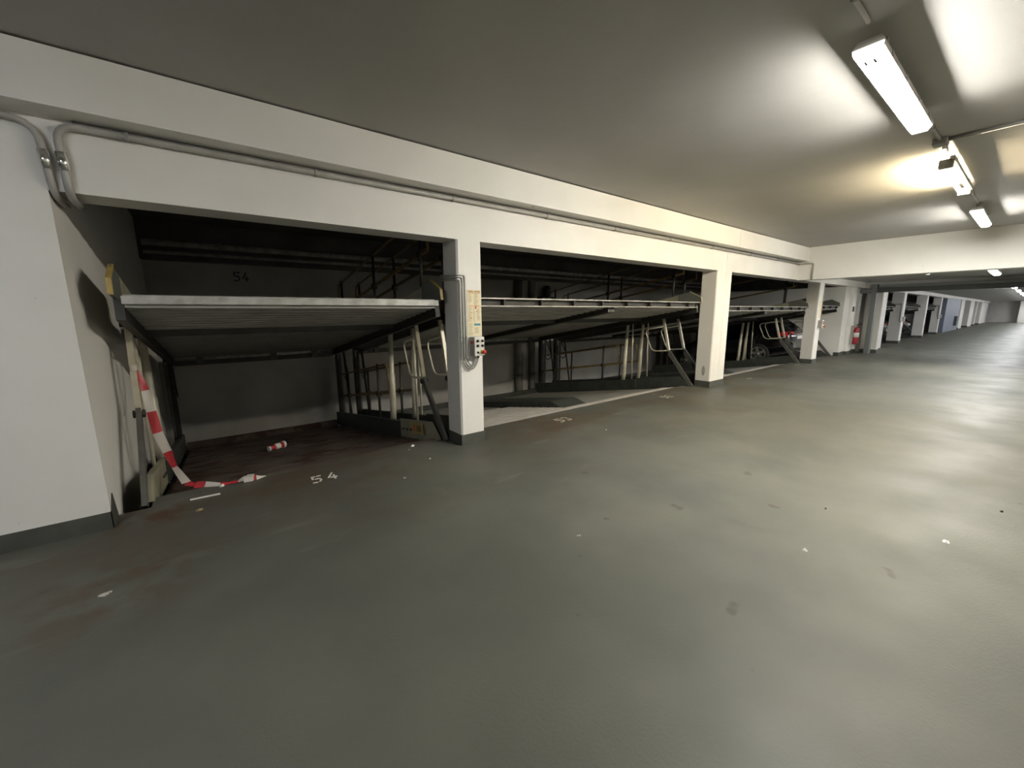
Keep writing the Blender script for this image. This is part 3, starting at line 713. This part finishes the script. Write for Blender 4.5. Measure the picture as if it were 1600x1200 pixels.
# bay number stencilled in black on the back wall
def digit(mb, ch, x, y, h, w_, axis='z', d0=0.0, d1=.0015, t=.25, slant=0.0):
    """stencil digits from separate strokes in a unit box"""
    S = {
     '5': [[(0, 1), (.45, 1), (.45, .86), (.22, .86), (.22, .52), (0, .52)], [(.55, 1), (1, 1), (1, .86), (.55, .86)],
           [(.3, .62), (.6, .66), (.92, .52), (1, .30), (.85, .10), (.62, .02), (.62, .18), (.74, .24), (.78, .34), (.70, .46), (.3, .48)], [(0, .16), (.5, .13), (.5, -.02), (0, .02)]],
     '4': [[(0, .30), (.55, 1), (.78, 1), (.25, .30)], [(.34, .36), (1.02, .36), (1.02, .22), (.34, .22)], [(.62, .62), (.82, .62), (.82, .40), (.62, .40)], [(.62, .18), (.82, .18), (.82, 0), (.62, 0)]],
     '3': [[(0, 1), (.6, 1), (.9, .85), (.85, .62), (.6, .52), (.6, .64), (.66, .74), (.5, .86), (0, .86)], [(.45, .5), (.8, .46), (1, .26), (.8, .04), (.5, 0), (.5, .14), (.7, .2), (.74, .3), (.45, .38)], [(0, 0), (.4, 0), (.4, .14), (0, .16)]],
     '2': [[(0, .74), (.2, .96), (.6, 1), (.95, .8), (.85, .52), (.4, .2), (.22, .2), (.66, .58), (.68, .76), (.5, .86), (.22, .74)], [(0, .14), (1, .14), (1, 0), (0, 0)]],
     '1': [[(.35, 1), (.6, 1), (.6, 0), (.35, 0)], [(.1, .78), (.3, .92), (.3, .76), (.1, .62)]],
    }[ch]
    for st_ in S:
        mb.prism([(x + px * w_ + py * slant, y + py * h) for px, py in st_], axis, d0, d1)
def number(txt, x, y, h, w_, gap, m, label, axis='z', d0=0.0, d1=.0015, slant=0.0):
    r = empty('bay_number', (x, y, 0) if axis == 'z' else (x, d1, y), label, 'number')
    for i, ch in enumerate(txt):
        mb = MB(); digit(mb, ch, x + i * (w_ + gap), y, h, w_, axis, d0, d1, slant=slant); mb.build('digit', m, r)
    return r
number('54', .645, 3.805, .175, .085, .045, 'paint_white', 'white stencilled number 54 on the floor before the first bay', slant=.012)
number('53', 3.845, 3.885, .175, .10, .035, 'paint_worn', 'worn white stencilled number 53 on the floor before the second bay')
number('52', 6.42, 3.85, .16, .09, .03, 'paint_worn', 'nearly worn away white number 52 on the floor near the second pillar')
number('54', .58, 2.13, .17, .10, .03, 'paint_black', 'faint black number 54 on the back wall of the first bay', 'y', YB - .003, YB - .001)
for k, (xx, yy, ln_, t) in enumerate(((9.66, 3.87, .26, 'worn white paint mark on the floor before the third bay'), (13.2, 4.05, .3, 'worn white paint mark on the floor near the third pillar'))):
    o = MB().prism([(xx, yy - .03), (xx + ln_, yy - .02), (xx + ln_ * .8, yy + .02), (xx + ln_ * .45, yy + .01), (xx + ln_ * .2, yy + .05)], 'z', 0, .0015).build('paint_mark', 'paint_worn'); tag(o, t, 'marking')

# ------------------------------------------------------------------ car in the fourth bay
def wheel(parent, cx, cy, cz, side):
    t = MB().lathe([(.20, -.10), (.30, -.105), (.325, -.07), (.325, .07), (.30, .105), (.20, .10)], (cx, cy, cz), 'x', 28).build('wheel', 'tyre', parent)
    rm = MB(); x0 = cx + side * .085
    ring = [(cy + .215 * math.cos(q), cz + .215 * math.sin(q)) for q in [k * 2 * math.pi / 28 for k in range(28)]]
    rm.tube([(x0, a_, b_) for a_, b_ in ring], .022, 6, True)
    for k in range(5):
        q = k * 2 * math.pi / 5 + .3
        rm.bar((x0 + side * .015, cy, cz), (x0, cy + .215 * math.cos(q), cz + .215 * math.sin(q)), .085, .03, (1, 0, 0))
    rm.lathe([(.05, x0 - .02), (.05, x0 + .035 * side)], (0, cy, cz), 'x', 14)
    rm.build('rim', 'rim', t)
    MB().lathe([(.2, cx + side * .03), (.2, cx + side * .04)], (0, cy, cz), 'x', 24).build('brake_disc', 'dark', t)
def car():
    r = empty('car', (0, 0, 0), 'dark hatchback parked nose-in on the lift behind the third pillar', 'car')
    # stations front-back: y, half width, z bottom, z sill, z belt, roof half width, z roof
    S = [(0.00, .66, .36, .48, .78, .60, .80), (.06, .80, .28, .45, .88, .66, .93), (.18, .86, .24, .42, .93, .62, 1.06), (.45, .89, .22, .42, .95, .60, 1.32),
         (.75, .90, .20, .42, .95, .60, 1.41), (1.3, .90, .20, .42, .94, .61, 1.47), (1.9, .90, .20, .42, .93, .61, 1.48), (2.5, .90, .20, .42, .92, .60, 1.42),
         (2.95, .90, .20, .42, .91, .60, 1.18), (3.3, .89, .20, .42, .90, .66, .97), (3.7, .86, .22, .44, .84, .68, .90), (4.0, .78, .28, .48, .72, .62, .78), (4.12, .62, .36, .5, .62, .55, .66)]
    v = []; n = 14
    for y, hw, zb, zs_, zt, rw, zr in S:
        half = [(.35 * hw, zb), (.86 * hw, zb + .01), (.98 * hw, zs_ - .1), (hw, zs_ + .1), (hw * .985, (zs_ + zt) / 2 + .12), (hw * .95, zt), (rw, zt + (zr - zt) * .82), (rw * .5, zr)]
        ring = [(x_, y, z_) for x_, z_ in half] + [(-x_, y, z_) for x_, z_ in half[::-1]]
        n = len(ring); v += ring
    f = [(i * n + j, i * n + (j + 1) % n, (i + 1) * n + (j + 1) % n, (i + 1) * n + j) for i in range(len(S) - 1) for j in range(n)]
    f += [list(range(n)), [(len(S) - 1) * n + j for j in range(n)][::-1]]
    body = MB().add(v, f, True).build('body', 'blackgloss', r)
    # glass
    MB().add([(-.58, .13, 1.02), (.58, .13, 1.02), (.50, .46, 1.36), (-.50, .46, 1.36), (-.58, .16, 1.0), (.58, .16, 1.0), (.50, .50, 1.33), (-.50, .50, 1.33)], [(0, 1, 2, 3), (7, 6, 5, 4), (0, 4, 5, 1), (1, 5, 6, 2), (2, 6, 7, 3), (3, 7, 4, 0)]).build('rear_window', 'glass', r)
    for s in (-1, 1):
        for y0, y1, y2, y3 in ((.55, 1.42, 1.45, .70), (1.52, 2.75, 2.30, 1.52)):
            MB().add([(s * .875, y0, .97), (s * .875, y1, .97), (s * .66, y2, 1.36), (s * .66, y3, 1.36), (s * .80, y0, .97), (s * .80, y1, .97), (s * .58, y2, 1.36), (s * .58, y3, 1.36)],
                     [(0, 1, 2, 3), (7, 6, 5, 4), (0, 4, 5, 1), (1, 5, 6, 2), (2, 6, 7, 3), (3, 7, 4, 0)]).build('side_window', 'glass', r)
        tl = MB().add([(s * .84, .10, .93), (s * .45, .00, .90), (s * .42, .00, .80), (s * .84, .06, .76), (s * .875, .34, .94), (s * .88, .30, .84), (s * .6, .2, .92), (s * .6, .2, .8)],
                      [(0, 1, 2, 3), (0, 3, 5, 4), (1, 6, 7, 2), (0, 4, 6, 1), (3, 2, 7, 5), (4, 5, 7, 6)]).build('tail_light', 'taillight', r)
        MB().lathe([(.035, .03), (.035, .045)], (s * .70, 0, .84), 'y', 12).build('lamp_lens', 'chrome', tl)
        MB().bbox(s * .52 - .07, s * .52 + .07, -.02, .04, .50, .54, .006).build('reflector', 'chrome', r)
        MB().bbox(s * .96 - .08, s * .96 + .08, 2.55, 2.67, .95, 1.08, .02).build('side_mirror', 'blackgloss', r)
        MB().bar((s * .905, 1.0, .86), (s * .905, 1.2, .865), .02, .025).build('door_handle', 'blackgloss', r)
        for y_ in (.92, 3.42): wheel(r, s * .83, y_, .325, s)
    MB().bbox(-.26, .26, -.025, .01, .66, .77, .004).build('number_plate', 'plate', r)
    MB().bbox(-.30, .30, -.03, .03, .795, .82, .006).build('boot_handle', 'chrome', r)
    MB().bbox(-.74, .74, -.03, .12, .36, .58, .03).build('bumper', 'blackgloss', r)
    MB().tube([(.45, -.02, .33), (.45, .2, .34)], .03, 10).build('exhaust', 'chrome', r)
    return r
cr = car()
tilt = -math.atan(KL)
def put_car(c, x, y):
    c.location = (x, y, zl(y) + .035); c.rotation_euler = (tilt, 0, 0)
put_car(cr, 15.36, 4.56)
for k, (x, y, lab) in enumerate(((23.6, 4.8, 'dark car deep in the first opening beyond the grey gate'), (30.0, 4.9, 'dark car deep in the second opening beyond the grey gate'), (35.46, 4.9, 'dark car deep in the third opening beyond the grey gate'))):
    c = copy_tree(cr); c['label'] = lab; c['group'] = 'cars on the far lifts'; put_car(c, x, y)

# ------------------------------------------------------------------ fire gate and extinguisher
r = empty('fire_gate_frame', (18.75, 3.63, 0), 'grey steel fire gate frame, post and dark lintel across the aisle', 'gate')
MB().bbox(18.62, 18.86, 3.56, 3.70, 0, 2.40, .01).build('guide_post', 'gate', r)
MB().bbox(18.62, 18.78, YR, 3.58, 2.12, 2.27, .01).build('lintel', 'gate_dark', r)
MB().bbox(18.55, 18.62, YR, 3.5, 2.27, 2.36, .01).build('roller_rail', 'gate', r)
MB().bbox(18.60, 18.80, 3.70, 4.0, 2.1, 2.24, .01).build('counterweight_box', 'gate', r)
r = empty('fire_extinguisher', (17.86, 3.80, .35), 'red fire extinguisher hanging on the wall before the grey gate', 'extinguisher')
MB().lathe([(.05, .36), (.078, .38), (.08, .42), (.08, .86), (.06, .92), (.025, .95)], (17.86, 3.80, 0), 'z', 18).build('cylinder', 'extred', r)
MB().lathe([(.022, .95), (.022, 1.0)], (17.86, 3.80, 0), 'z', 12).build('neck', 'chrome', r)
MB().bar((17.86, 3.82, 1.01), (17.86, 3.68, 1.06), .03, .03).build('lever', 'black', r)
MB().tube(path((17.86, 3.78, .98), (17.97, 3.76, .96), (17.97, 3.76, .50), (17.9, 3.76, .44), r=.09), .012, 8).build('hose', 'black', r)
MB().lathe([(.0805, .60), (.0805, .76)], (17.86, 3.80, 0), 'z', 18).build('label_band', 'plate', r)
MB().bbox(17.74, 17.86, 3.86, 3.93, .35, 1.0, .01).build('back_board', 'boxside', r)
o = MB().bbox(17.60, 17.72, 3.90, 3.93, 1.47, 1.64, .005).build('wall_switch', 'black'); tag(o, 'small black box on the wall above the fire extinguisher', 'box')
o = MB().bbox(44.6, 45.2, 3.78, 3.93, .35, 1.05, .02).build('hydrant_box', 'gate_dark'); tag(o, 'dark box on the far end of the blue wall', 'box')
for (px0, py, zz, lab) in ((25.2, 3.83, 1.6, 'dark conduit frame on the first pillar beyond the grey gate'), (36.7, 3.88, 1.6, 'dark conduit frame on the pillar before the blue wall')):
    conduit('conduit', path((px0 - .015, py + .38, 1.78), (px0 - .015, py + .06, 1.78), (px0 - .015, py + .06, 1.0), (px0 - .01, py - .012, .98), r=.04), .022, 'clip', lab, 'conduits on the far pillars')
    o = MB().bbox(px0 + .05, px0 + .17, py - .09, py, 1.0, 1.22, .006).build('control_box', 'boxgrey'); tag(o, lab.replace('dark conduit frame', 'pale control box'), 'control box')
o = MB().lathe([(.05, ZC2 - .005), (.05, ZC2 - .03), (.03, ZC2 - .045)], (15.6, 2.0, 0), 'z', 14).build('smoke_detector', 'plate'); tag(o, 'small white smoke detector on the ceiling behind the cross beam', 'detector')

# ------------------------------------------------------------------ barrier tape at the first bay
r = empty('barrier_tape', (-.42, 4.2, 0), 'red and white barrier tape hanging from the lift arm at the left wall', 'tape')
TP = [((-.50, 4.78, 1.045), .02), ((-.476, 4.77, .96), .045), ((-.456, 4.75, .855), .058), ((-.436, 4.72, .665), .066), ((-.417, 4.70, .47), .072), ((-.375, 4.74, .27), .066), ((-.345, 4.76, .11), .04),
      ((-.255, 4.44, .035), .075), ((-.20, 4.39, .02), .07), ((-.13, 4.35, .02), .05), ((-.02, 4.28, .015), .035), ((.11, 4.25, .015), .03), ((.175, 4.262, .03), .05), ((.25, 4.245, .02), .05), ((.33, 4.26, .008), .012)]
cols = ['tape_red', 'tape_red', 'tape_white', 'tape_red', 'tape_white', 'tape_red', 'tape_white', 'tape_red', 'tape_red', 'tape_white', 'tape_red', 'tape_white', 'tape_red', 'tape_white']
for i in range(len(TP) - 1):
    (p, wa), (q, wb) = TP[i], TP[i + 1]
    p, q = Vector(p), Vector(q); d = (q - p).normalized()
    flat = Vector((1, .15, 0)) if i < 6 else (Vector((1, .4, 0)) if i < 8 else Vector((0, .8, .6)))
    sd = (flat - d * flat.dot(d)).normalized(); nn = d.cross(sd).normalized()
    v = []
    for j in range(5):
        t = j / 4; c = p.lerp(q, t); wd = wa + (wb - wa) * t
        for e in (-1, -.3, .3, 1):
            v.append(c + sd * wd * .5 * e + nn * (.006 * math.sin(i * 2 + t * 3 + e * 2)))
    f = [(j * 4 + k, j * 4 + k + 1, j * 4 + k + 5, j * 4 + k + 4) for j in range(4) for k in range(3)]
    o = MB().add(v, f, True).build('tape_strip', cols[i], r, fixn=False)
MB().bbox(-.53, -.485, 4.755, 4.825, 1.03, 1.085, .015).build('knot', 'tape_white', r)
MB().prism([(.15, 4.22), (.19, 4.29), (.24, 4.27), (.22, 4.21)], 'z', .004, .05).build('crumple', 'tape_white', r)

# ------------------------------------------------------------------ litter
r = empty('paper_cup', (.66, 6.42, zl(6.42)), 'crushed red and white paper cup lying on the rusty deck of the first bay', 'cup')
ax = Vector((.20, .10, 0)).normalized(); c0 = Vector((.56, 6.27, zl(6.27) + .045))
MB().tube([c0, c0 + ax * .04, c0 + ax * .041, c0 + ax * .14, c0 + ax * .19], [.034, .036, .036, .042, .046], 14).build('cup_body', 'tape_red', r)
MB().tube([c0 + ax * .19, c0 + ax * .225], [.052, .05], 14).build('lid', 'scrap', r)
MB().tube([c0 - ax * .012, c0 + ax * .012], [.036, .036], 14).build('base_rim', 'scrap', r)
MB().tube([c0 + ax * .08, c0 + ax * .15], [.0405, .0445], 14).build('white_band', 'scrap', r)
o = MB().bar((-.232, 4.083, .006), (-.03, 4.068, .006), .014, .01).build('plastic_strip', 'scrap'); tag(o, 'thin white plastic strip on the floor beside the tape', 'litter')
def scrap(x, y, s, m, label, seed, h=.02):
    q = random.Random(seed); k = 9; top = []; bot = []
    for i in range(k):
        a_ = 2 * math.pi * i / k; rr_ = s * q.uniform(.6, 1.1)
        bot.append((x + rr_ * math.cos(a_), y + rr_ * .8 * math.sin(a_), 0.0)); top.append((x + rr_ * .6 * math.cos(a_), y + rr_ * .5 * math.sin(a_), h * q.uniform(.4, 1.1)))
    v = bot + top + [(x, y, h)]
    f = [(i, (i + 1) % k, k + (i + 1) % k, k + i) for i in range(k)] + [(k + i, k + (i + 1) % k, 2 * k) for i in range(k)] + [list(range(k))[::-1]]
    o = MB().add(v, f).build('paper_scrap', m); tag(o, label, 'litter', 'scraps of litter on the floor'); return o
scrap(-.01, 4.262, .025, 'scrap', 'white crumpled scrap lying against the barrier tape', 1)
scrap(-.174, 3.826, .028, 'tan', 'dry tan leaf scrap on the floor near the left wall', 2, .012)
scrap(1.786, 4.227, .028, 'scrap', 'white scrap at the edge of the rusty deck near the first pillar', 3)
scrap(1.70, 4.13, .013, 'scrap', 'tiny pale crumb in front of the rusty deck', 4, .008)
scrap(1.756, 3.72, .012, 'scrap', 'tiny white crumb left of the first pillar base', 5, .01)
scrap(1.343, 3.41, .018, 'paint_worn', 'small pale scrap on the floor right of the number 54', 6, .008)
scrap(4.02, 3.245, .012, 'scrap', 'tiny white crumb on the floor in front of the number 53', 7, .01)
scrap(1.891, 1.726, .018, 'paint_worn', 'pale flat scrap in the middle of the aisle floor', 8, .006)
scrap(2.89, .718, .018, 'scrap', 'small white scrap on the open floor, left one of two', 9, .014)
scrap(3.718, .184, .022, 'scrap', 'small white scrap on the open floor, right one of two', 10, .014)
scrap(4.62, -.014, .014, 'black', 'tiny dark crumb on the floor near the right edge', 11, .012)
scrap(3.656, .814, .012, 'black', 'tiny dark crumb on the floor beyond the white scraps', 12, .01)
scrap(-.581, 2.931, .035, 'paint_worn', 'pale flat flake on the stained floor at the left', 13, .004)
